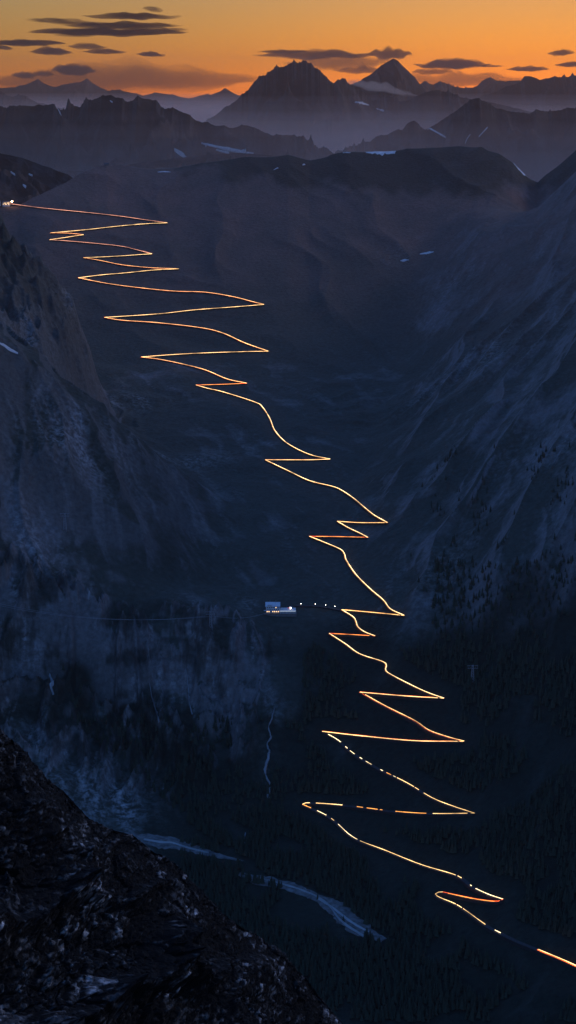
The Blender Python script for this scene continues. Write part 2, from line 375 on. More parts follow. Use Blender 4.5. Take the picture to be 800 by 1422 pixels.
M['steel'] = simple('galvanised_steel', (.30, .31, .33), .5, .5, .1, .0)
M['foliage'] = simple('conifer_needles', (.030, .045, .030), .9, .4, .35)
M['bark'] = simple('conifer_bark', (.08, .06, .045), .9, .8)
M['glass'] = simple('dark_window_glass', (.04, .045, .05), .2, 1)
M['lit'] = emis('lit_window', (1.0, .62, .30), 2.2)
M['bulb'] = emis('lamp_glow', (1.0, .82, .60), 14)
M['beacon'] = emis('bright_pass_lamp', (1.0, .55, .22), 60)
M['redl'] = emis('red_lamp', (1.0, .12, .05), 2)
GOLD, WHITE, ORANGE, RED, PINK = (1.0, .60, .24), (1.0, .72, .38), (1.0, .38, .08), (1.0, .13, .03), (1.0, .40, .25)
def glow(name, col, st):         # a light line whose brightness wavers as the traffic on it did
    m = emis(name, col, st); t = m.node_tree; e = [n for n in t.nodes if n.type == 'EMISSION'][0]
    g = t.nodes.new('ShaderNodeNewGeometry'); n = t.nodes.new('ShaderNodeTexNoise'); n.inputs['Scale'].default_value = .022; n.inputs['Detail'].default_value = 5; t.links.new(g.outputs['Position'], n.inputs['Vector'])
    r = t.nodes.new('ShaderNodeMapRange'); r.inputs['From Min'].default_value = .32; r.inputs['From Max'].default_value = .68; r.inputs['To Min'].default_value = st * .35; r.inputs['To Max'].default_value = st * 1.7
    t.links.new(n.outputs['Fac'], r.inputs['Value']); t.links.new(r.outputs[0], e.inputs[1]); return m
M['t_gold'] = glow('golden_light', GOLD, 2.5); M['t_white'] = glow('warm_white_light', WHITE, 2.7)
M['t_orange'] = glow('orange_light', ORANGE, 2.2); M['t_red'] = glow('red_light', RED, 1.9); M['t_pink'] = glow('rosy_light', PINK, 1.6)

# ------------------------------------------------------------ main terrain mesh
def blob(x, y, c, rx, ry, rot=0):
    dx = x - c[0]; dy = y - c[1]; u = dx * math.cos(rot) + dy * math.sin(rot); v = -dx * math.sin(rot) + dy * math.cos(rot)
    return np.exp(-(u / rx) ** 2 - (v / ry) ** 2)
LG = {}
def z_fast(x, y):                # height of the built terrain mesh
    x = np.asarray(x, float); y = np.asarray(y, float); t, yy, Z = LG['t'], LG['y'], LG['Z']
    a = np.clip(np.interp(x / y, t, np.arange(len(t))), 0, len(t) - 1.001); b = np.clip(np.interp(y, yy, np.arange(len(yy))), 0, len(yy) - 1.001)
    i = a.astype(int); j = b.astype(int); u = a - i; v = b - j
    return (Z[j, i]*(1-u) + Z[j, i+1]*u)*(1-v) + (Z[j+1, i]*(1-u) + Z[j+1, i+1]*u)*v
def build_land():
    t = np.concatenate([np.linspace(-.62, -.2, 50, endpoint=False), np.linspace(-.2, .2, 700, endpoint=False), np.linspace(.2, .62, 50)])
    yy = [900.0]
    while yy[-1] < 8400:
        y = yy[-1]; yy.append(y + (14 if y < 2100 else (4.6 if y < 3700 else 7 if y < 5400 else 8)))
    yy = np.array(yy); Y = np.repeat(yy[:, None], len(t), 1); X = Y * t[None]
    Z = z_land(X, Y)
    LG['t'] = t; LG['y'] = yy; LG['Z'] = Z
    gy, gx = np.gradient(Z, axis=0) / np.gradient(Y, axis=0), np.gradient(Z, axis=1) / np.gradient(X, axis=1)
    slope = np.hypot(gx, gy)
    rock = sstep(.55, 1.5, slope) * .42 - .04 + .10 * fbm(X / 120, Y / 120, 4, 201) + .16 * sstep(4200, 6000, Y) * 0
    def P3(px, py): return hit([px], [py], z_smooth)[0]
    pale = 0
    for px, py, rx, ry, rot, a in [(60,790,45,90,.3,1.0),(105,600,90,160,-.6,.55),(30,470,60,160,0,.45),(90,410,30,60,0,.45),(60,1060,150,190,-.4,.5),(150,1100,80,120,0,.5),
                              (20,910,60,70,0,.6),(90,900,35,50,0,.4),(215,925,50,60,0,.5),(300,930,60,70,0,.45),(210,990,15,90,.1,.6),(262,960,12,90,0,.6),
                              (372,1020,22,80,0,.7),(370,1060,16,90,0,.6),(230,1020,60,40,0,.4),(345,838,18,50,0,.5),(160,560,80,140,-.9,.4),(700,480,140,260,.6,.16),
                              (620,400,120,160,.6,.14),(560,352,60,60,0,.3),(740,620,80,200,.5,.12),(240,640,60,220,-.8,.35),(620,770,120,80,.5,.1),(700,1160,80,60,.5,.15)]:
        c = P3(px, py); pale = pale + a * blob(X, Y, c, rx, ry, rot)
    WX = X + 40 * fbm(X / 300, Y / 300, 3, 341); WY = Y + 40 * fbm(X / 300, Y / 300, 3, 343)
    sr_ = fbm((WX * .86 - WY * .51) / 45, (WX * .51 + WY * .86) / 420, 5, 311, .6); sl_ = fbm((WX * .92 + WY * .40) / 45, (WX * .40 - WY * .92) / 380, 5, 313, .6)
    clf = sstep(20, -60, X) * sstep(2950, 3120, Y) * (1 - sstep(3440, 3540, Y)); strat = fbm(X / 16 + .3 * fbm(X / 60, Z / 60, 2, 351), Z / 95, 5, 353, .6) + .5 * fbm(X / 130, Z / 13, 4, 357)
    pale = pale * (1 - .7 * clf) + .30 * clf * sstep(.2, .8, strat); rock = rock - .10 * clf
    side = sstep(-100, 150, X - np.interp(Y, R_Y, R_X)); streakn = sr_ * side + sl_ * (1 - side)
    pale = np.clip(pale, 0, 1) * np.clip(.75 + .9 * streakn, .1, 1.6) + .07 * sstep(.1, .8, streakn); rock = rock + .10 * streakn
    wd, ed = Y * CP - Z * SP, Y * SP + Z * CP; PX = 400 + F * X / wd; PY = 711 - F * ed / wd
    wob = 75 * fbm(X / 170, Y / 220, 5, 333)
    wood = sstep(1090, 1180, PY + wob) * sstep(150, 330, PX + wob) + sstep(830, 930, PY + wob + .35 * (PX - 520)) * sstep(380, 450, PX + wob)
    wood = wood + sstep(960, 1050, PY + wob * .9) * sstep(80, 160, PX - (PY - 1000) * .55 + wob) * (1 - sstep(420, 520, PX)) + .8 * sstep(900, 970, PY + wob * .4) * (1 - sstep(990, 1010, PY + wob * .5)) * (1 - sstep(100, 190, PX))
    wood = wood + .75 * clf * sstep(-.05, .35, fbm(X / 120, Z / 60, 4, 359) - .25 * strat)
    wood = np.clip(wood, 0, 1) * (1 - np.clip(pale * 1.2, 0, .9))
    hwm = sstep(5300, 5800, Y) * (1 - sstep(480, 620, PX)); heath_glow = np.clip(.85 * sstep(-900, -420, Z + 60 * fbm(X / 300, Y / 300, 4, 371)) * sstep(3900, 5600, Y) * (1 - .5 * rock.clip(0, 1)), 0, 1) * (.75 + .25 * fbm(X / 150, Y / 150, 4, 373))
    spm = np.exp(-((X + 800) / 280) ** 2) * np.exp(-((Y - 4650) / 380) ** 2); heath_glow = np.clip(heath_glow * (1 - spm) * (1 - (1 - sstep(-400, -280, X)) * (1 - sstep(5250, 5600, Y))), 0, 1); lsl = sstep(0, -120, X - np.interp(Y, L_Y, L_X)) * sstep(3500, 3700, Y) * (1 - sstep(4900, 5300, Y)); wood = np.maximum(wood, .5 * lsl * (1 - .5 * sstep(.1, .7, sl_))); rock = rock + .12 * spm; pale = np.clip(pale + .12 * spm, 0, 1); wood = np.maximum(wood * (1 - spm), .9 * spm)
    cap = sstep(6300, 6500, Y) * (1 - sstep(258, 276, PY + 14 * fbm(X / 120, Y / 200, 4, 391) + .00025 * (PX - 620) ** 2)) * sstep(20, 120, PX); wood = np.maximum(wood, .8 * cap); heath_glow = heath_glow * (1 - .8 * cap)  # bare crest band set to the same darker tone
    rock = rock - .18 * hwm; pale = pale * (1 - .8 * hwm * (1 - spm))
    o = grid_obj('mountain_terrain', X, Y, Z, M['land'], {'rock': rock, 'pale': pale, 'wood': wood, 'heath_glow': heath_glow}); prop(o, kind='structure'); return o
build_land()
# the wide low ground far below and behind everything
g = MB(); g.add([(-90000, -3000, -1700), (90000, -3000, -1700), (90000, 95000, -1700), (-90000, 95000, -1700)], [(0, 1, 2, 3)])
prop(g.build('ground', M['far']), kind='structure')

# ------------------------------------------------------------ far ridges
RID = {}
def far_ridge(name, Y, prof, seed, amp, depth, n=820, m=170, steep=.62, rag=1.0, pale=0, relief=1.0):
    prof = np.array(prof, float); x0, x1 = prof[0, 0], prof[-1, 0]
    px = np.linspace(x0, x1, n); py = np.interp(px, prof[:, 0], prof[:, 1])
    k = np.array([1, 2, 1.]) / 4; py = np.convolve(np.pad(py, 1, 'edge'), k, 'valid')
    c = at(px, py, Y)
    sc = Y / 2400.0
    rough = .25 + 1.1 * sstep(-.3, .5, fbm(px / 60, 0 * px + 5.5, 3, seed + 29))
    jag = ((ridged(px / 24, 0 * px + seed, 6, seed, .5) - .9) * amp * 1.0 + (ridged(px / 6.3, 0 * px, 3, seed + 3) - .8) * amp * .3 + fbm(px / 11, 0 * px, 4, seed + 31) * amp * .35) * sc * rag * rough
    q_ = np.linspace(-1, .85, m); s = np.sign(q_) * np.abs(q_) ** 1.9
    Xc = c[:, 0]; Zc = c[:, 2] + jag
    yo = fbm(px / 120, 0 * px, 3, seed + 7) * depth * .12
    X = np.repeat(Xc[None], m, 0); Yv = Y + yo[None] + s[:, None] * depth
    prof_s = np.where(s < 0, np.abs(s) ** .92, np.abs(s) ** 1.0)
    fall = prof_s[:, None] * depth * steep
    wq = X + depth * .12 * fbm(X / (depth * .3), Yv / (depth * .3), 3, seed + 17)
    nn = (ridged(wq / (depth * .22), Yv / (depth * .30), 5, seed + 11) - .85) * depth * .085 * relief + fbm(wq / (depth * .15), Yv / (depth * .15), 4, seed + 13) * depth * .045 * relief
    Z = (Zc - jag)[None] + jag[None] * np.exp(-(s[:, None] / .06) ** 2) - fall + nn * np.clip(np.abs(s[:, None]) * 5, 0, 1)
    gy = np.gradient(Z, axis=1) / np.gradient(X, axis=1)
    rock = sstep(.3, 1.2, np.abs(gy)) * .4; pal = pale * sstep(.4, .9, ridged(X / (depth * .1), Yv / (depth * .5), 4, seed + 19))
    o = grid_obj(name, X, Yv, Z, M['far'], {'rock': rock, 'pale': pal}); prop(o, kind='structure')
    RID[seed] = (X, Yv, Z)
    return o
far_ridge('mountain', 8800, [(-260,250),(-120,205),(-40,208),(0,213),(30,219),(60,230),(92,242),(120,262),(160,300)], 1, 2.0, 900, steep=.42, rag=.5, pale=.1, relief=.45)
far_ridge('mountain', 12500, [(-300,120),(-100,130),(0,149),(30,147),(60,146),(90,144),(110,141),(128,138),(143,133),(155,131),(166,137),(180,140),(192,134),(205,138),(215,141),(228,148),(245,151),(258,156),(270,165),(290,171),(320,176),(345,173),(360,181),(378,187),(400,186),(425,192),(440,199),(456,208),(480,224),(520,250)], 2, 5.0, 2400, rag=1.15)
far_ridge('mountain', 11000, [(-80,232),(120,238),(200,225),(300,214),(330,212),(380,216),(420,222),(470,240)], 23, 1.5, 900, steep=.4, rag=.4)
far_ridge('mountain', 13500, [(400,245),(470,212),(500,198),(520,189),(548,184),(560,180),(566,170),(574,167),(582,172),(590,180),(600,176),(625,158),(640,147),(650,139),(660,137),(676,144),(690,150),(715,156),(735,157),(745,152),(770,155),(800,149),(860,140),(960,120),(1100,100)], 3, 3.4, 2600)
far_ridge('mountain', 21000, [(170,230),(270,180),(300,158),(315,147),(330,136),(345,125),(352,114),(362,105),(375,100),(390,90),(403,86),(422,84),(432,90),(446,100),(455,112),(462,116),(468,113),(476,110),(486,118),(500,126),(512,132),(525,138),(534,129),(542,134),(556,140),(570,138),(590,128),(606,125),(620,126),(636,133),(646,136),(680,142),(760,160),(900,190)], 4, 2.6, 4200)
far_ridge('mountain', 26000, [(440,170),(470,130),(484,118),(500,112),(512,104),(522,96),(533,88),(540,84),(545,81),(550,84),(558,91),(566,98),(575,107),(584,118),(592,127),(610,150),(640,180)], 5, 1.4, 3500, steep=.7, rag=.35)
far_ridge('mountain', 30000, [(560,170),(610,150),(650,150),(670,132),(690,128),(705,119),(722,115),(728,105),(736,105),(748,111),(765,107),(785,106),(800,103),(860,96),(960,90),(1100,90)], 6, 2.4, 4200)
far_ridge('mountain', 38000, [(560,150),(575,120),(592,112),(600,119),(612,113),(622,116),(640,122),(660,122),(675,110),(682,107),(692,112),(710,112),(735,112),(760,116),(800,118),(960,110)], 7, 1.6, 4200, rag=.8)
far_ridge('mountain', 30500, [(-300,130),(-40,122),(0,128),(18,133),(30,131),(50,142),(90,150)], 8, 1.5, 3500)
far_ridge('mountain', 44000, [(-300,100),(-100,120),(0,122),(20,121),(38,115),(50,110),(60,116),(72,121),(90,117),(102,115),(112,113),(121,109),(130,115),(140,122),(150,126),(165,124),(180,128),(200,132),(215,129),(238,131),(250,134),(264,137),(280,132),(296,130),(306,127),(313,122),(321,127),(330,132),(360,135),(420,140),(520,140)], 9, 1.2, 5000, rag=.7)

# ------------------------------------------------------------ haze and valley mist
hz = MB(); hz.box(-60000, 60000, -500, 52000, -1705, 900)
prop(hz.build('haze', vol_mat('haze_air', (.85, .50, .36), 1.3e-5, .75)), kind='stuff')
for top, den in ((-50, .5e-5), (-130, .8e-5), (-220, 2.2e-5), (-320, 5.0e-5), (-430, 8.0e-5), (-560, 1.0e-4)):
    mi = MB(); q = -top; mi.box(-16000 + q, 16000 - q, 8900 + q * .3, 47000 - q, -1600 + q * .1, top)
    prop(mi.build('mist', vol_mat('valley_mist', (.99, .72, .66), den * 1.6, .72)), kind='stuff')

# ------------------------------------------------------------ clouds
def cloud(px, py, wpx, hpx, dens, label, Y=72000, depth=2600, seed=0, name='cloud', tilt=0, mat=None, cat='cloud', group=None):
    c = at(px, py, Y); c = c.reshape(3); k = Y / F; a = wpx / 2 * k; h = hpx / 2 * k; n, m = 64, 20
    V = []; Fc = []
    for i in range(m + 1):
        th = math.pi * i / m
        for j in range(n):
            ph = 2 * math.pi * j / n; x = math.sin(th) * math.cos(ph); y = math.sin(th) * math.sin(ph); z = math.cos(th)
            V.append((x, y, z))
    V = np.array(V); e = np.clip(1 + .55 * fbm(V[:, 0] * 3.1 + seed, V[:, 1] * 2, 4, seed), .3, 2)
    X = V[:, 0] * a * np.clip(1 + .12 * gnoise(V[:, 2] * 3 + seed, V[:, 1] * 2, seed), .5, 2)
    e = e * np.clip(1 - np.abs(V[:, 0]) ** 1.6, .12, 1) ** .6
    Z = V[:, 2] * h * e + .5 * h * fbm(V[:, 0] * 2.2 + seed, 0 * V[:, 0], 3, seed + 2); Z = Z * np.where(V[:, 2] < 0, .7, 1.0)
    Z = Z - X * math.tan(math.radians(tilt)); Yv = V[:, 1] * depth
    for i in range(m):
        for j in range(n): Fc.append((i*n+j, (i+1)*n+j, (i+1)*n+(j+1)%n, i*n+(j+1)%n))
    o = mesh_obj(name, np.stack([X, Yv, Z], -1), Fc, mat or vol_mat('cloud_vapour', (.11, .045, .02), 1.6 * dens / depth, .3), smooth=True)
    o.location = [float(q) for q in c]; prop(o, label, cat, group); return o
CL = [
 (213,13,26,3,1.4,'tiny dark sliver of cloud, topmost in the orange sky'),
 (184,23,132,7,1.6,'long thin dark cloud streak, uppermost of the stack at upper left'),
 (80,29,82,5,1.0,'faint thin cloud streak left of the uppermost long streak'),
 (170,36,160,9,1.6,'dark flat cloud streak, second layer of the stack at upper left'),
 (150,45,222,11,1.7,'longest and darkest flat cloud at the bottom of the stack of streaks'),
 (36,60,110,9,1.6,'dark thin cloud streak reaching in from the left edge of the sky'),
 (2,66,20,7,1.4,'small dark cloud cut by the left edge of the frame'),
 (72,72,54,12,1.3,'rounded dark cloud under the left end of the streak stack'),
 (122,65,52,9,.8,'soft brown cloud puff right of the rounded dark cloud'),
 (145,72,58,7,1.1,'flat brown cloud just above the glowing horizon band'),
 (210,76,38,7,1.3,'small lens-shaped dark cloud alone right of the stack'),
 (103,98,58,17,1.5,'dome-shaped dark cloud low over the far snowy peaks'),
 (34,105,28,10,1.1,'small dark cloud low at left over the far peaks'),
 (61,103,20,10,.8,'little dim cloud between the two low dark ones at left'),
 (160,112,430,44,.45,'wide reddish cloud bank lying on the left horizon'),
 (440,77,170,14,1.0,'long brown cloud streaming left from the pointed peak'),
 (470,88,150,26,.45,'thin smoky veil of cloud below the brown streaming cloud'),
 (541,76,64,17,1.0,'pale brown cap cloud hovering over the pointed peak'),
 (118,33,90,3,1.0,'hair-thin dark streak between the two upper layers of the stack'),
 (232,41,60,3,1.0,'thin tail of cloud at the right end of the stack'),
 (105,49,60,3,.9,'hair-thin streak under the left end of the longest cloud'),
 (395,72,72,5,1.2,'dark tapering left tip of the long brown cloud'),
 (500,98,70,12,.6,'brown smoky wisp just left of the pointed peak'),
 (600,100,60,10,.6,'brown smoky wisp just right of the pointed peak'),
 (680,92,40,3,.8,'thin streak trailing from the thick dark cloud'),
 (628,90,104,16,1.5,'thick dark cloud right of the pointed peak'),
 (640,112,220,24,.40,'faint smoky cloud bank over the right horizon'),
 (733,96,60,8,1.1,'thin dark cloud low at right over the ridges'),
 (779,74,32,9,1.1,'small dark cloud highest at the right edge'),
 (795,90,46,8,1.2,'flat dark cloud cut by the right edge below the highest one'),
]
for i, (px, py, wp, hp, d, lab) in enumerate(CL):
    cloud(px, py, wp, hp, d, lab, Y=72000 + 900 * i, seed=100 + i * 7, group='clouds in the orange sky')
cloud(525, 122, 110, 15, .55, 'pale mist cloud draped across the flank of the pointed peak', Y=23600, depth=500, seed=3, tilt=11, mat=vol_mat('draped_mist', (.85, .62, .5), .0010, .6))

# ------------------------------------------------------------ road and light trail
def offset_line(p3, off):
    d = np.gradient(p3[:, :2], axis=0); d /= np.maximum(np.linalg.norm(d, axis=1), 1e-9)[:, None]
    q = p3.copy(); q[:, 0] += -d[:, 1] * off; q[:, 1] += d[:, 0] * off; return q
road = MB()
def road_piece(p3, halfw, lift):
    p = resample(p3, 9); a = offset_line(p, halfw); b = offset_line(p, -halfw); n = len(p)
    V = []
    for i in range(n):
        z = p[i, 2] + lift; V += [(a[i,0], a[i,1], z), (b[i,0], b[i,1], z), (b[i,0], b[i,1], z - 6), (a[i,0], a[i,1], z - 6)]
    Fc = [(0, 1, 2, 3), tuple(reversed([(n-1)*4+k for k in range(4)]))]
    for i in range(n - 1):
        for k in range(4): Fc.append((i*4+k, (i+1)*4+k, (i+1)*4+(k+1) % 4, i*4+(k+1) % 4))
    road.add(V, Fc)
for i, h in enumerate(leg3): road_piece(h, 4.0, 2.2 + .07 * (i % 2))
road_piece(access3, 3.2, 2.35)
prop(road.build('road', M['asphalt']), kind='structure')

trail = empty('light_trail', (0, 0, 0)); T0 = leg3[0][0]; trail.location = [float(c) for c in T0]
prop(trail, 'long glowing golden line of traffic lights zigzagging down the mountain road from the pass', 'light trail')
tail = empty('light_trail', leg3[-1][0]); prop(tail, 'short separate golden streak of light at the lower right edge of the photo', 'light trail')
def streak(p3, matname, part, root, r0=.45, lane=0.0):
    p = resample(p3, 7); 
    if lane: p = offset_line(p, lane)
    b = MB(); R = [r0 * (0.55 + .45 * min(1.6, q[1] / 3600.0)) for q in p]
    b.tube([(q[0] - root.location[0], q[1] - root.location[1], q[2] + 3.3 - root.location[2]) for q in p], R, 6)
    return b.build(part, M[matname], root)
def sub(p3, a, b):
    d = np.r_[0, np.cumsum(np.linalg.norm(np.diff(p3, axis=0), axis=1))]; d /= d[-1]; s = np.linspace(a, b, max(3, int(60 * (b - a))))
    return np.stack([np.interp(s, d, p3[:, i]) for i in range(3)], -1)
DASH = {'dash1': [(.03,.10,'t_white'),(.135,.15,'t_white'),(.17,.20,'t_white'),(.235,.25,'t_white'),(.275,.31,'t_white'),(.37,.385,'t_white'),(.41,.44,'t_orange'),(.455,.47,'t_white'),(.48,.60,'t_gold'),(.61,.64,'t_gold'),(.68,1.0,'t_gold')],
        'dash2': [(0,.245,'t_gold'),(.285,.475,'t_orange'),(.56,.575,'t_orange'),(.59,.66,'t_orange'),(.685,.72,'t_orange'),(.80,.93,'t_gold'),(.96,1,'t_gold')],
        'dash3': [(0,.035,'t_orange'),(.06,.10,'t_white'),(.125,.14,'t_gold'),(.165,.285,'t_white'),(.30,.76,'t_gold'),(.77,.79,'t_gold'),(.845,.852,'t_white'),(.875,1.0,'t_white')],
        'dash4': [(0,.36,'t_gold'),(.38,.45,'t_gold'),(.47,.80,'t_gold'),(.93,1.0,'t_white')]}
NM = {'gold': 'golden_streak', 'white': 'white_streak', 'orange': 'orange_streak', 'red': 'red_streak', 'pink': 'rosy_streak'}
for (kind, pts), h in zip(LEGS, leg3):
    if kind == 'none': continue
    if kind == 'last': streak(h, 't_gold', 'golden_streak', tail, .5); streak(h, 't_red', 'red_streak', tail, .6, -2.2); continue
    if kind in DASH:
        for a, b, mn in DASH[kind]: streak(sub(h, a, b), mn, NM[mn[2:]], trail, .44)
        continue
    streak(h, 't_' + kind, NM[kind], trail, {'pink': .4}.get(kind, .45), 1.1 if kind in ('gold',) else 0)
    if kind == 'gold': streak(h, 't_red', 'red_streak', trail, .26, -1.3)
    if kind == 'white': streak(h, 't_orange', 'orange_streak', trail, .3, -1.3)
    if kind == 'red': streak(sub(h, .12, .9), 't_orange', 'orange_streak', trail, .3, 1.3)
    if kind == 'orange': streak(h, 't_gold', 'golden_streak', trail, .3, 1.3)

# ------------------------------------------------------------ draped patches: snow, river, streams
def drape_ribbon(name, pts, widths, mat, lift=2.5, thick=2.0, fn=z_fast, jag=.3, seed=0, step=5):
    """a ribbon following picture points across the real ground, with its own thickness and a ragged edge"""
    q = dens(pts, 8); h = hit(q[:, 0], q[:, 1], fn); p = resample(h, step); n = len(p); sc_ = 3.0
    wv = np.interp(np.linspace(0, 1, n), np.linspace(0, 1, len(widths)), widths) / 2
    ja = 1 + jag * fbm(np.arange(n) / 3.5, np.zeros(n), 4, seed); jb = 1 + jag * fbm(np.arange(n) / 3.5, np.zeros(n), 4, seed + 50)
    m = 7; rows = []
    for k in range(m):
        f = -1 + 2 * k / (m - 1); off = wv * f * np.where(f > 0, ja, jb); a = offset_line(p, 0); d = np.gradient(p[:, :2], axis=0); d /= np.maximum(np.linalg.norm(d, axis=1), 1e-9)[:, None]
        a[:, 0] += -d[:, 1] * off; a[:, 1] += d[:, 0] * off; a[:, 2] = fn(a[:, 0], a[:, 1]) + lift * (1 - .6 * abs(f)); rows.append(a)
    A = np.array(rows); V = A.reshape(-1, 3); bot = V - [0, 0, thick + lift]; off = len(V); Fc = []
    for k in range(m - 1):
        for i in range(n - 1):
            a = k*n+i; Fc.append((a, a+1, a+n+1, a+n)); Fc.append((off+a, off+a+n, off+a+n+1, off+a+1))
    edge = [i for i in range(n)] + [k*n+n-1 for k in range(1, m)] + [(m-1)*n+i for i in range(n-2, -1, -1)] + [k*n for k in range(m-2, 0, -1)]
    for a, b in zip(edge, edge[1:] + edge[:1]): Fc.append((a, off+a, off+b, b))
    return mesh_obj(name, np.vstack([V, bot]), Fc, mat, smooth=False)
prop(drape_ribbon('riverbed', [(150,1158),(192,1164),(225,1168),(262,1177),(300,1188),(338,1196)], [24,26,40,24,14,3], M['gravel'], 2, jag=.5, seed=1), kind='structure')
prop(drape_ribbon('riverbed', [(328,1213),(360,1222),(400,1231),(440,1246),(470,1264),(500,1290),(533,1306)], [4,34,26,22,36,40,16], M['gravel'], 2, jag=.5, seed=2), kind='structure')
prop(drape_ribbon('river', [(345,1216),(362,1222),(380,1226),(420,1238),(452,1254),(474,1280),(500,1298),(512,1304)], [1,2,3,2,3,4,3], M['water'], 4.2, 1, jag=.6, seed=3), kind='structure')
prop(drape_ribbon('river', [(200,1167),(225,1171),(240,1172),(262,1179),(290,1186)], [3,4,2,3,1], M['water'], 4.2, 1, jag=.6, seed=33), kind='structure')
prop(drape_ribbon('river', [(440,1248),(462,1262),(490,1283),(512,1296)], [3,4,5,4], M['water'], 4.2, 1, jag=.4, seed=5), kind='structure')
prop(drape_ribbon('stream', [(381,985),(377,1000),(373,1010),(376,1024),(371,1034),(374,1043)], [1,2.5,1.5,3,2,3], M['water'], 4, 1, jag=.9, seed=61, step=3), kind='structure')
prop(drape_ribbon('waterfall', [(258,930),(261,950),(263,975),(267,992)], [1,2.5,1.5,2.5], M['water'], 4, 1, jag=.9, seed=62, step=3), kind='structure')
prop(drape_ribbon('waterfall', [(208,950),(211,968),(216,985),(221,1003)], [1,2,1.5,2.5], M['water'], 4, 1, jag=.9, seed=63, step=3), kind='structure')
prop(drape_ribbon('stream', [(374,1045),(368,1072),(371,1082),(376,1092),(372,1105),(374,1112),(371,1124)], [4,5,4,3,5,3,2], M['water'], 4, 1, jag=.8, seed=6, step=3), kind='structure')
prop(drape_ribbon('stream', [(341,1158),(339,1165),(340,1172)], [2,3,2], M['water'], 4, 1, jag=.8, seed=9, step=3), kind='structure')
prop(drape_ribbon('waterfall', [(69,938),(73,948),(71,955),(74,965)], [4,5,6,4], M['water'], 5, 1, jag=.8, seed=7, step=3), kind='structure')
def snow(pts, widths, label, fn=z_fast, lift=1.5, seed=0):
    o = drape_ribbon('snow_patch', pts, widths, M['snow'], lift, 1.5, fn, .7, seed, 4); prop(o, label, 'snow patch', 'snow patches left on the slopes')
snow([(556,362),(562,361.5),(568,361)], [3,14,3], 'small snow streak on the mid slope right of centre, left one of the pair', seed=11)
snow([(583,353),(592,351.5),(602,350)], [3,18,4], 'bright snow streak on the mid slope right of centre, right one of the pair', seed=12)
snow([(219,239),(228,238.5),(237,239)], [3,12,3], 'thin snow streak below the left part of the middle ridge', seed=13)
snow([(380,236),(386,233)], [3,8], 'tiny snow fleck under the middle of the ridge crest', seed=14)
snow([(476,212.3),(481,211.8),(487,212)], [4,10,4], 'small snow fleck left of the bright snow on the ridge crest', seed=15)
snow([(508,210.5),(528,210.5),(549,211.5)], [16,60,20], 'broad bright snow patch on the crest of the middle ridge', seed=16)
snow([(713,223.5),(722,227),(730,230)], [14,50,20], 'snow patch in the notch right of the big dome ridge', seed=17)
snow([(0,477),(12,484),(25,491)], [3,7,2], 'thin snow line on the left slope at the left edge', seed=18)
snow([(420,229.5),(423,228)], [3,8], 'tiny snow fleck below the dip in the ridge crest', seed=19)
# snow on the ridges further off
def ridge_fn(seed):
    X, Yv, Z = RID[seed]; n = X.shape[1]
    xs = X[0]
    def fn(x, y):
        x = np.asarray(x, float); y = np.asarray(y, float); xi = np.clip(np.interp(x, xs, np.arange(n)), 0, n - 1.001); i = xi.astype(int); u = xi - i
        y0 = Yv[0, i] * (1-u) + Yv[0, i+1] * u; y1 = Yv[-1, i] * (1-u) + Yv[-1, i+1] * u; mm = X.shape[0]
        yj = np.clip((y - y0) / (y1 - y0) * (mm - 1), 0, mm - 1.001); j = yj.astype(int); v = yj - j
        return (Z[j, i]*(1-u) + Z[j, i+1]*u)*(1-v) + (Z[j+1, i]*(1-u) + Z[j+1, i+1]*u)*v
    Ys = np.linspace(Yv.min() + 1, Yv.mean() + (Yv.max() - Yv.min()) * .1, 500)
    return fn, Ys
def far_snow(seed, pts, widths, label, lift=5, sd=0):
    fn, Ys = ridge_fn(seed); q = dens(pts, 8); h = hit(q[:, 0], q[:, 1], fn, Ys); p = resample(h, 25)
    global YS
    n = len(p); wv = np.interp(np.linspace(0, 1, n), np.linspace(0, 1, len(widths)), widths) / 2 * .13 * (1 + .9 * fbm(np.arange(n) / 4.0, np.zeros(n), 3, sd)); b = MB()
    d = np.gradient(p[:, :2], axis=0); d /= np.maximum(np.linalg.norm(d, axis=1), 1e-9)[:, None]; V = []
    for i in range(n):
        for sgn in (1, -1):
            x, y = p[i, 0] - d[i, 1] * wv[i] * sgn, p[i, 1] + d[i, 0] * wv[i] * sgn; V.append((x, y, float(fn(np.array([x]), np.array([y]))[0]) + lift))
    V = V + [(x, y, z - lift * 1.6) for x, y, z in V]; o = 2 * n; Fc = [(0, 1, o+1, o), (2*n-1, 2*n-2, o+2*n-2, o+2*n-1)]
    for i in range(n - 1):
        a = 2*i; Fc += [(a, a+2, a+3, a+1), (o+a, o+a+1, o+a+3, o+a+2), (a, o+a, o+a+2, a+2), (a+1, a+3, o+a+3, o+a+1)]
    ob = mesh_obj('snow_patch', V, Fc, M['snow']); prop(ob, label, 'snow patch', 'snow patches left on the slopes')
far_snow(2, [(280,199),(292,202),(310,206),(330,210),(352,213)], [20,60,90,70,20], 'long snow streak running down the dark left ridge', sd=1)
far_snow(2, [(300,208),(318,213)], [20,40], 'short snow streak just under the long one on the dark left ridge', sd=2)
far_snow(2, [(242,208),(255,216),(264,224)], [10,25,10], 'faint slanting snow line left of the long snow streak', sd=3)
far_snow(2, [(81,152),(85,160)], [15,20], 'small snow gully high on the dark left ridge', sd=4)
far_snow(2, [(153,140),(156,142)], [30,30], 'tiny snow spot right beneath the top of the dark left ridge', sd=5)
far_snow(3, [(594,177),(605,183),(619,191)], [20,45,20], 'slanting snow gully on the right ridge, left one of two', sd=6)
far_snow(3, [(665,190),(677,177)], [20,40], 'slanting snow gully on the right ridge, right one of two', sd=7)
far_snow(3, [(646,199),(650,190),(653,187)], [20,40,15], 'small snow gully low between the two slanting ones', sd=8)
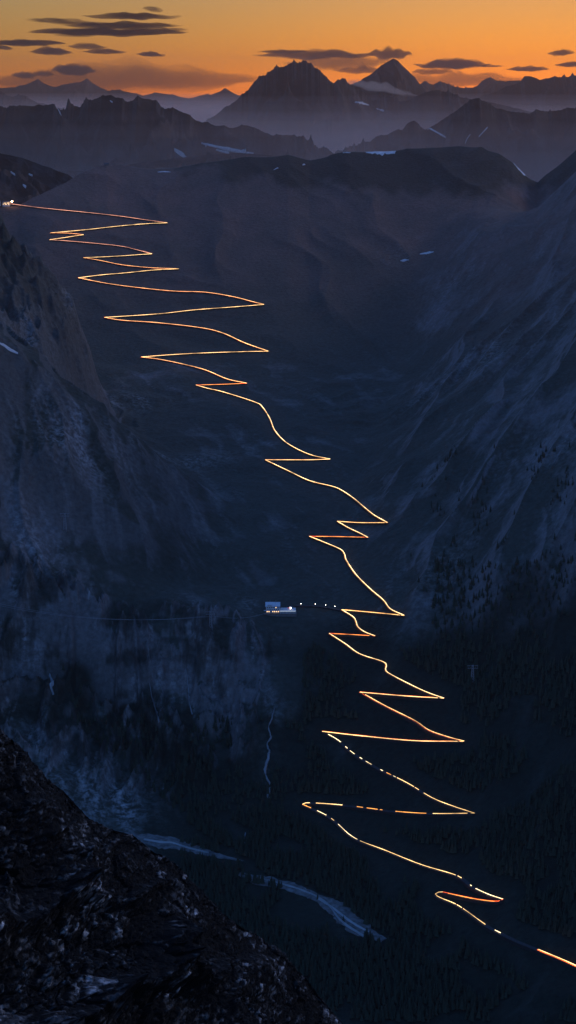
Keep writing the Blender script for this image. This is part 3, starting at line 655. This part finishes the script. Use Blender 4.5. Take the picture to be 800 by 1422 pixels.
far_snow(4, [(493,142),(502,143),(512,146)], [40,110,30], 'snow patch low on the right flank of the big central peak', sd=9)
far_snow(4, [(523,151),(533,154)], [30,60], 'small snow patch right of the one on the big peak flank', sd=10)
far_snow(1, [(15,239),(21,243)], [10,26], 'snow fleck on the hill behind the pass, upper left one', sd=11)
far_snow(1, [(32,257),(36,260)], [12,26], 'snow fleck on the hill behind the pass, lowest one', sd=12)
far_snow(1, [(40,242),(45,244)], [8,20], 'snow fleck on the hill behind the pass, right one', sd=13)

# ------------------------------------------------------------ foreground rocky slope
def build_fore():
    # ridge line seen from (0,1015) to (480,1422); the slope faces the camera below it
    rp = np.array([(-700,640),(-300,840),(-120,930),(-40,985),(0,1016),(18,1031),(35,1050),(60,1080),(88,1098),(98,1118),(125,1138),(150,1150),(185,1160),(212,1182),(240,1198),(262,1225),(300,1262),(330,1284),(360,1300),(392,1326),(420,1356),(447,1392),(475,1422),(560,1520),(760,1800)], float)
    yr = np.interp(rp[:, 0], [-700, 0, 475, 760], [230, 270, 330, 350]); c = at(rp[:, 0], rp[:, 1], 1.0) * yr[:, None]
    n, m = 900, 720; s = np.r_[0, np.cumsum(np.hypot(*np.diff(rp, axis=0).T))]; key = np.interp([-300, 475], rp[:, 0], s)
    ss = np.concatenate([np.linspace(0, key[0], 60, endpoint=False), np.linspace(key[0], key[1], n - 100, endpoint=False), np.linspace(key[1], s[-1], 40)])
    C = np.stack([np.interp(ss, s, c[:, i]) for i in range(3)], -1)
    # slope surface: from the ridge the ground falls towards the camera-left, steeply, and away behind
    v = np.concatenate([-(np.linspace(1, 0, 150, endpoint=False) ** 2), np.linspace(0, 1, m - 150) ** 1.2])
    front = np.clip(v, 0, 1)[None]; back = np.clip(-v, 0, 1)[None]
    X = C[:, 0:1] - front * 26 + back * 60; Y = C[:, 1:2] - front * 185 + back * 70
    Z0 = C[:, 2:3] - front * 34 - back * 115 - front * 10 * 0
    arc = np.r_[0, np.cumsum(np.linalg.norm(np.diff(C, axis=0), axis=1))]; A = np.repeat(arc[:, None], m, 1); B = np.repeat((v * 190)[None], n, 0)
    T1 = np.stack([np.gradient(Q, axis=0) for Q in (X, Y, Z0)], -1); T2 = np.stack([np.gradient(Q, axis=1) for Q in (X, Y, Z0)], -1)
    N = np.cross(T1, T2); N /= np.maximum(np.linalg.norm(N, axis=-1, keepdims=True), 1e-9); N *= np.sign(N[..., 2:3])
    a = A + 1.6 * fbm(A / 16, B / 16, 3, 401); b = B + 2.4 * fbm(A / 16, B / 16, 3, 402); a2 = a * .9 + b * .22; b2 = b * .95 - a * .3
    big = (ridged((b + a * .5) / 40, (a - .2 * b) / 60, 5, 411, .5) - .8) * 6.5
    d1, d2, hv = worley(a2 / 6.0, b2 / 6.0, 421); e1, e2, hv2 = worley(a2 / 2.2, b2 / 2.8, 431); f1, f2, hv3 = worley(a / .75, b / .85, 441)
    fac = (hv - .5) * 1.7 + (d2 - d1) * 1.0 + (hv2 - .5) * 1.0 + (e2 - e1) * .55 + (hv3 - .5) * .5 + (f2 - f1) * .2
    fine = fbm(A / .7, B / 1.3, 4, 451) * .3
    scree = sstep(.0, .5, fbm(a2 / 30, b2 / 16, 4, 461)); amp = 1 - .55 * scree
    edge = sstep(0, .12, v)[None]; bk = 1 - sstep(0, .03, -v)[None]; Dn = big * (.10 + .90 * edge) * bk + fac * amp * (.42 + .58 * edge) * bk + fine * (.5 + .5 * bk)
    X = X + N[..., 0] * Dn; Y = Y + N[..., 1] * Dn; Z = Z0 + N[..., 2] * Dn
    band = sstep(.0, .55, fbm(a2 / 26, b2 / 12, 5, 471))  # lit and shadowed bands of the slope put into the rock colour
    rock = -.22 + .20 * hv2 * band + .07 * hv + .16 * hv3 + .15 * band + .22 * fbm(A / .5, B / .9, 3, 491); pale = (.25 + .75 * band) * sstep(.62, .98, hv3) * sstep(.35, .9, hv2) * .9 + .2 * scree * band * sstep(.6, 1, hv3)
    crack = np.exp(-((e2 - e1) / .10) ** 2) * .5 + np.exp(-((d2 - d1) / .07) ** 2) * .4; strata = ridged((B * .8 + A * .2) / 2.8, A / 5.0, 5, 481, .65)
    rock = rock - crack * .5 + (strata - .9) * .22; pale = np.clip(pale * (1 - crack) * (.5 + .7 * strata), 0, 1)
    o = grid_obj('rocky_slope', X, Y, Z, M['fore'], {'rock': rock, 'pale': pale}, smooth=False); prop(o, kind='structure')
build_fore()

# ------------------------------------------------------------ the inn at the middle of the picture
def window_row(root, n, x0, x1, y, z, w_, h_, lit, frame=True, facing=-1):
    for i in range(n):
        cx = x0 + (x1 - x0) * (i + .5) / n; f = MB(); f.box(cx - w_/2 - .12, cx + w_/2 + .12, y + (-.14 if facing < 0 else 0), y + (0 if facing < 0 else .14), z - .12, z + h_ + .12)
        fo = f.build('window', M['wood'], root); p = MB(); p.box(cx - w_/2, cx + w_/2, y - .2, y - .142, z, z + h_); p.build('pane', M['lit' if lit(i) else 'glass'], fo)
ih = hit([379, 398, 371, 390], [849, 853, 858, 862], z_smooth)
gz = lambda x, y: float(z_land(np.array([x]), np.array([y]))[0])
ter = MB(); cx, cy = float(inn_c[0]), float(inn_c[1]); tz = float(inn_c[2]) + 2
ter.box(-36, 34, -16, 24, -22, 0); ter.box(-36, 34, -16.6, -16.002, 0, 1.0)
to = ter.build('stone_terrace', M['stone']); to.location = (cx, cy, tz); prop(to, 'stone terrace wall under the lit inn halfway down the valley', 'terrace')
inn = empty('mountain_inn', (cx - 17, cy + 2, tz)); prop(inn, 'pale gabled mountain inn with a row of warm lit windows on the terrace', 'inn')
b = MB(); b.box(-13, 13, -8, 8, 0, 11); b.add([(-13,-8,11),(-13,0,15.5),(-13,8,11),(13,-8,11),(13,0,15.5),(13,8,11)], [(0,1,2),(3,5,4),(0,3,4,1),(1,4,5,2)]); b.build('wall', M['wall'], inn)
b = MB(); b.gable(-13, 13, -8, 8, 11.05, 4.5, 1.2, .5); rf = b.build('roof', M['roofp'], inn)
b = MB(); b.box(-6, -4.6, 2, 3.4, 12, 18); b.build('chimney', M['stone'], rf); b = MB(); b.box(5, 6.4, -1, .4, 13, 18.5); b.build('chimney', M['stone'], rf)
window_row(inn, 7, -12.5, 12.5, -8, 1.4, 1.7, 1.4, lambda i: i != 2); window_row(inn, 7, -12.5, 12.5, -8, 4.8, 1.3, 1.5, lambda i: False); window_row(inn, 6, -12, 12, -8, 8.0, 1.3, 1.4, lambda i: i == 4)
inn.scale = (1.12, 1.1, 1.35)
b = MB(); b.box(-17, 17, -12, -8.3, 4.2, 4.5); b.build('porch_roof', M['roofp'], inn)
b = MB(); b.box(-10, -2, -9.6, -8.2, 9.6, 13.4); b.build('dormer', M['wall'], inn); b = MB(); b.box(-10.5, -1.5, -10, -7.5, 13.4, 13.9); b.build('dormer_roof', M['roofp'], inn)
hall = empty('long_annex', (cx + 14, cy + 1, tz - 2)); prop(hall, 'long flat-roofed annex with a bright white roof edge right of the inn', 'building')
b = MB(); b.box(-15.5, 17, -13, 8, -14, 7); b.build('wall', M['wall'], hall); b = MB(); b.box(-16.3, 17.8, -13.8, 8.8, 7.003, 8.6); b.build('roof', M['snow'], hall)
b = MB(); b.box(-16.3, 17.8, -14.1, -13.803, 7.1, 8.4); b.build('glowing_edge', emis('cool_white_glow', (.66, .80, 1.0), .55), hall)  # roof edge made to glow, for the lamplight that falls on it
for i in range(11):
    f = MB(); x = -14 + i * 3; f.box(x - .35, x + .35, -13.5, -13.003, -12, 6); f.build('pilaster', M['roofp'], hall)
window_row(hall, 10, -14, 16, -13, 2.6, 1.2, 1.8, lambda i: False); window_row(hall, 10, -14, 16, -13, -3.4, 1.2, 1.8, lambda i: False)
low = empty('garage', (cx - 28, cy - 22, tz - 13)); prop(low, 'small pale low garage building below the left end of the inn terrace', 'garage')
b = MB(); b.box(-7, 7, -5, 5, -6, 4); b.build('wall', M['wall'], low); b = MB(); b.box(-7.6, 7.6, -5.6, 5.6, 4.003, 4.8); b.build('roof', M['roofp'], low)
for i in range(3):
    f = MB(); f.box(-6 + i*4.1, -2.6 + i*4.1, -5.15, -5.003, .1, 3.0); f.build('garage_door', M['wood'], low)
kiosk = empty('roof_cabin', (cx + 21, cy + 3, tz + 6.6)); prop(kiosk, 'tiny white lit cabin standing on the annex roof', 'cabin')
b = MB(); b.box(-2, 2, -2, 2, .002, 3.4); b.build('wall', M['wall'], kiosk); b = MB(); b.box(-1.2, 1.2, -2.12, -2.003, .8, 2.8); b.build('window', M['bulb'], kiosk); b = MB(); b.box(-2.3, 2.3, -2.3, 2.3, 3.403, 3.7); b.build('roof', M['roofp'], kiosk)
rl = MB(); rl.tube([(0,0,0),(0,0,3.2)], .12); rl2 = empty('red_signal_lamp', (cx + 16, cy - 4, tz + 6.605)); prop(rl2, 'small red lamp left of the lit cabin on the annex roof', 'lamp')
rl.build('pole', M['steel'], rl2); b = MB(); b.sphere((0,0,3.6), .6); b.build('bulb', M['redl'], rl2)
# street lamps along the side road
ls = hit([418, 438, 452, 465], [843.5, 843.8, 845.2, 847.2], z_smooth)
def make_lamp():
    r = empty('street_lamp', (0,0,0)); b = MB(); b.tube([(0,0,-3),(0,0,5.2)], [.2,.13]); b.build('pole', M['steel'], r)
    b = MB(); b.tube([(0,0,5.2),(0,-.6,5.7),(0,-1.6,5.8)], .1); b.build('arm', M['steel'], r); b = MB(); b.sphere((0,-1.8,5.6), .62); b.build('lamp_head', M['bulb'], r); return r
lamp0 = make_lamp()
for i, p in enumerate(ls):
    o = lamp0 if i == 0 else copy_tree(lamp0); o.location = (float(p[0]), float(p[1]) + 2.5, float(p[2]) + 2.4)
    prop(o, ['lit street lamp nearest the inn on the side road', 'lit street lamp second from the inn on the side road', 'lit street lamp third from the inn on the side road', 'lit street lamp nearest the hairpin on the side road'][i], 'street lamp', 'street lamps on the side road')
# a driveway to the hut left of the inn (faint track)
# ------------------------------------------------------------ the pass buildings
pz = hit([8, 17, 2], [285.5, 285.5, 285], z_smooth)
def pass_house(loc, w_, d_, h_, nwin, label, litf, roofh=4):
    r = empty('pass_hotel', loc); prop(r, label, 'hotel', 'buildings on the pass'); b = MB(); b.box(-w_/2, w_/2, -d_/2, d_/2, -6, h_)
    b.add([(-w_/2,-d_/2,h_),(-w_/2,0,h_+roofh),(-w_/2,d_/2,h_),(w_/2,-d_/2,h_),(w_/2,0,h_+roofh),(w_/2,d_/2,h_)], [(0,1,2),(3,5,4),(0,3,4,1),(1,4,5,2)]); b.build('wall', M['wall'], r)
    b = MB(); b.gable(-w_/2, w_/2, -d_/2, d_/2, h_ + .05, roofh, .8, .4); b.build('roof', M['roofd'], r)
    window_row(r, nwin, -w_/2+1, w_/2-1, -d_/2, 1.5, 2.6, 2.6, litf); window_row(r, nwin, -w_/2+1, w_/2-1, -d_/2, h_*.58, 2.4, 2.4, lambda i: litf(i + 1)); return r
pass_house(tuple(pz[0] + [0, 12, 2]), 26, 14, 10, 6, 'lit white hotel on the pass beside the bright orange lamp', lambda i: i % 3 != 1)
pass_house(tuple(pz[2] + [-22, 14, 2]), 30, 14, 12, 6, 'hotel on the pass cut by the left edge of the photo', lambda i: i % 2 == 0)
pl = empty('floodlight', tuple(pz[1] + [0, -2, 2])); prop(pl, 'brightest orange lamp at the head of the road on the pass', 'lamp')
b = MB(); b.tube([(0,0,-4),(0,0,12)], [.4,.25]); b.build('pole', M['steel'], pl); b = MB(); b.sphere((0,-.6,13.2), 3.0); b.build('lamp_head', M['beacon'], pl)
# hut on the ridge at upper left
rr = hit([148], [229.5], z_fast)[0]; hut = empty('ridge_hut', tuple(rr + [0, 4, -1])); prop(hut, 'tiny dark hut standing alone on the ridge crest at upper left', 'hut')
b = MB(); b.box(-9, 9, -6, 6, -5, 7); b.build('wall', M['stone'], hut); b = MB(); b.gable(-9, 9, -6, 6, 7.05, 3, .8, .4); b.build('roof', M['roofd'], hut)

# ------------------------------------------------------------ power pylons and cables
def make_pylon(h=36):
    r = empty('power_pylon', (0,0,0)); a = MB(); w0, w1 = 3.4, 1.3
    for sx in (-1, 1):
        for sy in (-1, 1): a.tube([(sx*w0, sy*w0, -4), (sx*w1, sy*w1, h)], .32, 5)
    lv = np.linspace(0, h, 8)
    for i in range(7):
        wa, wb = w0 + (w1-w0)*lv[i]/h, w0 + (w1-w0)*lv[i+1]/h
        for sy in (-1, 1):
            a.tube([(-wa, sy*wa, lv[i]), (wb, sy*wb, lv[i+1])], .2, 4); a.tube([(wa, sy*wa, lv[i]), (-wb, sy*wb, lv[i+1])], .2, 4)
            a.tube([(sy*wa, -wa, lv[i]), (sy*wb, wb, lv[i+1])], .2, 4)
    a.build('tower', M['steel'], r)
    a = MB(); L_ = 10
    for z in (h - 1, h - 7):
        a.tube([(-L_, 0, z), (L_, 0, z)], .32, 5); 
    for sx in (-1, 1): a.tube([(sx*L_, 0, h-1), (sx*L_*.8, 0, h-7)], .22, 4); a.tube([(sx*4, 0, h-7), (sx*7, 0, h-1)], .22, 4)
    a.build('crossarm', M['steel'], r)
    for x in (-9.5, 0.0, 9.5):
        a = MB(); a.tube([(x, -.8, h-7.3), (x, -.8, h-10)], .3, 5); a.build('insulator', M['glass'], r)
    return r
PYP = [(90.5, 735, 'grey power pylon on the left slope above the rock face'), (292.5, 872, 'grey power pylon left of the lit inn'), (656, 948, 'grey power pylon on the dark forest slope at right')]
py0 = make_pylon(); heads = []
for i, (px, pv, lab) in enumerate(PYP):
    o = py0 if i == 0 else copy_tree(py0); p = hit([px], [pv], z_fast)[0]; o.location = tuple(float(c) for c in p); prop(o, lab, 'power pylon', 'power pylons'); heads.append(p + [0, 0, 26])
def cable(a, b_, sag, label, r=.22):
    m = MB(); pts = [Vector(a).lerp(Vector(b_), t) - Vector((0, 0, sag * 4 * t * (1 - t))) for t in np.linspace(0, 1, 40)]; m.tube(pts, r, 4)
    prop(m.build('power_cable', M['steel']), label, 'cable', 'power cables')
lf = hit([-60], [845], z_fast)[0] + [0, 0, 30]; rt = hit([371], [857], z_smooth)[0] + [0, 0, 10]
for k in (-9.5, 9.5):
    cable(heads[1] + [k, -.8, 0], lf + [k, 0, 0], 26, 'upper thin cable running left from the pylon by the inn' if k > 0 else 'lower thin cable running left from the pylon by the inn')
cable(heads[1] + [9.5, -1, 0], rt, 8, 'thin cable from the pylon to the inn')

# ------------------------------------------------------------ conifers
def tree_meshes(seed, h=17.0, tiers=9):
    rn = random.Random(seed); c = MB()
    for i in range(tiers):
        f = i / (tiers - 1); z = h * (.12 + .80 * f); r = h * (.20 * (1 - f) ** .85 + .018); n = 9; dz = h * .15 * (1 - f * .4); pts = []
        for k in range(n * 2):
            rad = r * (rn.uniform(.85, 1.25) if k % 2 == 0 else rn.uniform(.38, .6)); a = math.pi * k / n + i; pts.append((rad * math.cos(a), rad * math.sin(a), z - (dz * .55 if k % 2 == 0 else 0) * rn.uniform(.6, 1.3)))
        c.add(pts + [(0, 0, z + dz)], [(k, (k + 1) % (2*n), 2*n) for k in range(2*n)])
    t = MB(); t.tube([(0,0,-2),(0,0,h*.4),(0,0,h*.9)], [h*.022, h*.014, h*.004], 5)
    return c, t
protos = []
for k in range(4):
    c, t = tree_meshes(k); r = empty('conifer', (0, 0, 0)); c.build('crown', M['foliage'], r); t.build('trunk', M['bark'], r); protos.append(r)
def to_px(p):
    d = p[:, 1] * CP - p[:, 2] * SP; u = p[:, 1] * SP + p[:, 2] * CP
    return 400 + F * p[:, 0] / d, 711 - F * u / d
def sample_trees(boxes, n, seed):
    rg = np.random.default_rng(seed); out = []
    y = rg.uniform(1900, 4700, n * 8); x = y * rg.uniform(-.19, .19, n * 8); p = np.stack([x, y, z_fast(x, y)], -1); px, py = to_px(p); keep = np.zeros(len(p), bool)
    top = max(b[4] for b in boxes)
    for x0, x1, y0, y1, wgt in boxes: keep |= (px > x0) & (px < x1) & (py > y0) & (py < y1) & (rg.uniform(0, 1, len(p)) < wgt / top)
    return p[keep][:n]
single = sample_trees([(585,640,640,760,2),(600,800,620,760,5),(640,800,700,860,5),(560,640,760,830,2)], 1500, 5)
nz = fbm(single[:, 0] / 90, single[:, 1] / 140, 3, 555); single = single[(nz > .12) & (flat(single[:, 0], single[:, 1]) > .6)][:230]
used = [False] * 4
for i, p in enumerate(single):
    k = i % 4; o = protos[k] if not used[k] else copy_tree(protos[k]); used[k] = True
    s = random.uniform(.42, .95); o.location = tuple(float(c) for c in p); o.scale = (s, s, s * random.uniform(.9, 1.2)); o.rotation_euler = (0, 0, random.uniform(0, 6.28))
    prop(o, 'small dark conifer among the scattered trees on the right slope', 'tree', 'scattered conifers on the right slope')
def forest(name, pts, seed, hmin, hmax):
    rg = np.random.default_rng(seed); V = []; Fc = []
    off = 0; n = 6
    for p in pts:
        h = rg.uniform(hmin, hmax); r = h * rg.uniform(.16, .24); a0 = rg.uniform(0, 6.28)
        for tz_, rr_, th in ((.1, 1.0, .5), (.38, .72, .4), (.64, .42, .36)):
            base = [(p[0] + r*rr_*(1.2 if k % 2 else .7)*math.cos(a0+6.28*k/n), p[1] + r*rr_*(1.2 if k % 2 else .7)*math.sin(a0+6.28*k/n), p[2] + h*tz_) for k in range(n)]
            V += base + [(p[0], p[1], p[2] + h * (tz_ + th))]; Fc += [(off+k, off+(k+1) % n, off+n) for k in range(n)]; off += n + 1
    o = mesh_obj(name, V, Fc, M['foliage']); prop(o, kind='stuff'); return o
fp = sample_trees([(250,800,1120,1420,9),(420,800,900,1130,7),(100,420,1000,1170,4),(600,800,780,950,3),(0,130,930,1010,1)], 16000, 8)
fpx, fpy = to_px(fp)
nz = fbm(fp[:, 0] / 130, fp[:, 1] / 170, 4, 655)
riv = hit([192,225,262,300,338,360,400,440,470,500,533], [1164,1168,1177,1188,1196,1222,1231,1246,1264,1290,1306], z_smooth)
rs = resample(riv, 20); dr_ = np.min(np.hypot(fp[:, None, 0] - rs[None, :, 0], fp[:, None, 1] - rs[None, :, 1]), 1)
fp = fp[(nz > -.22) & ~((fpx < 70 + (fpy - 975) * 1.15) & (fpy > 900) & (fpy < 1168)) & (flat(fp[:, 0], fp[:, 1]) > .25) & (dr_ > 15)]
o = forest('forest', fp, 9, 9, 21); o['label'] = 'dark conifer forest covering the lower valley'
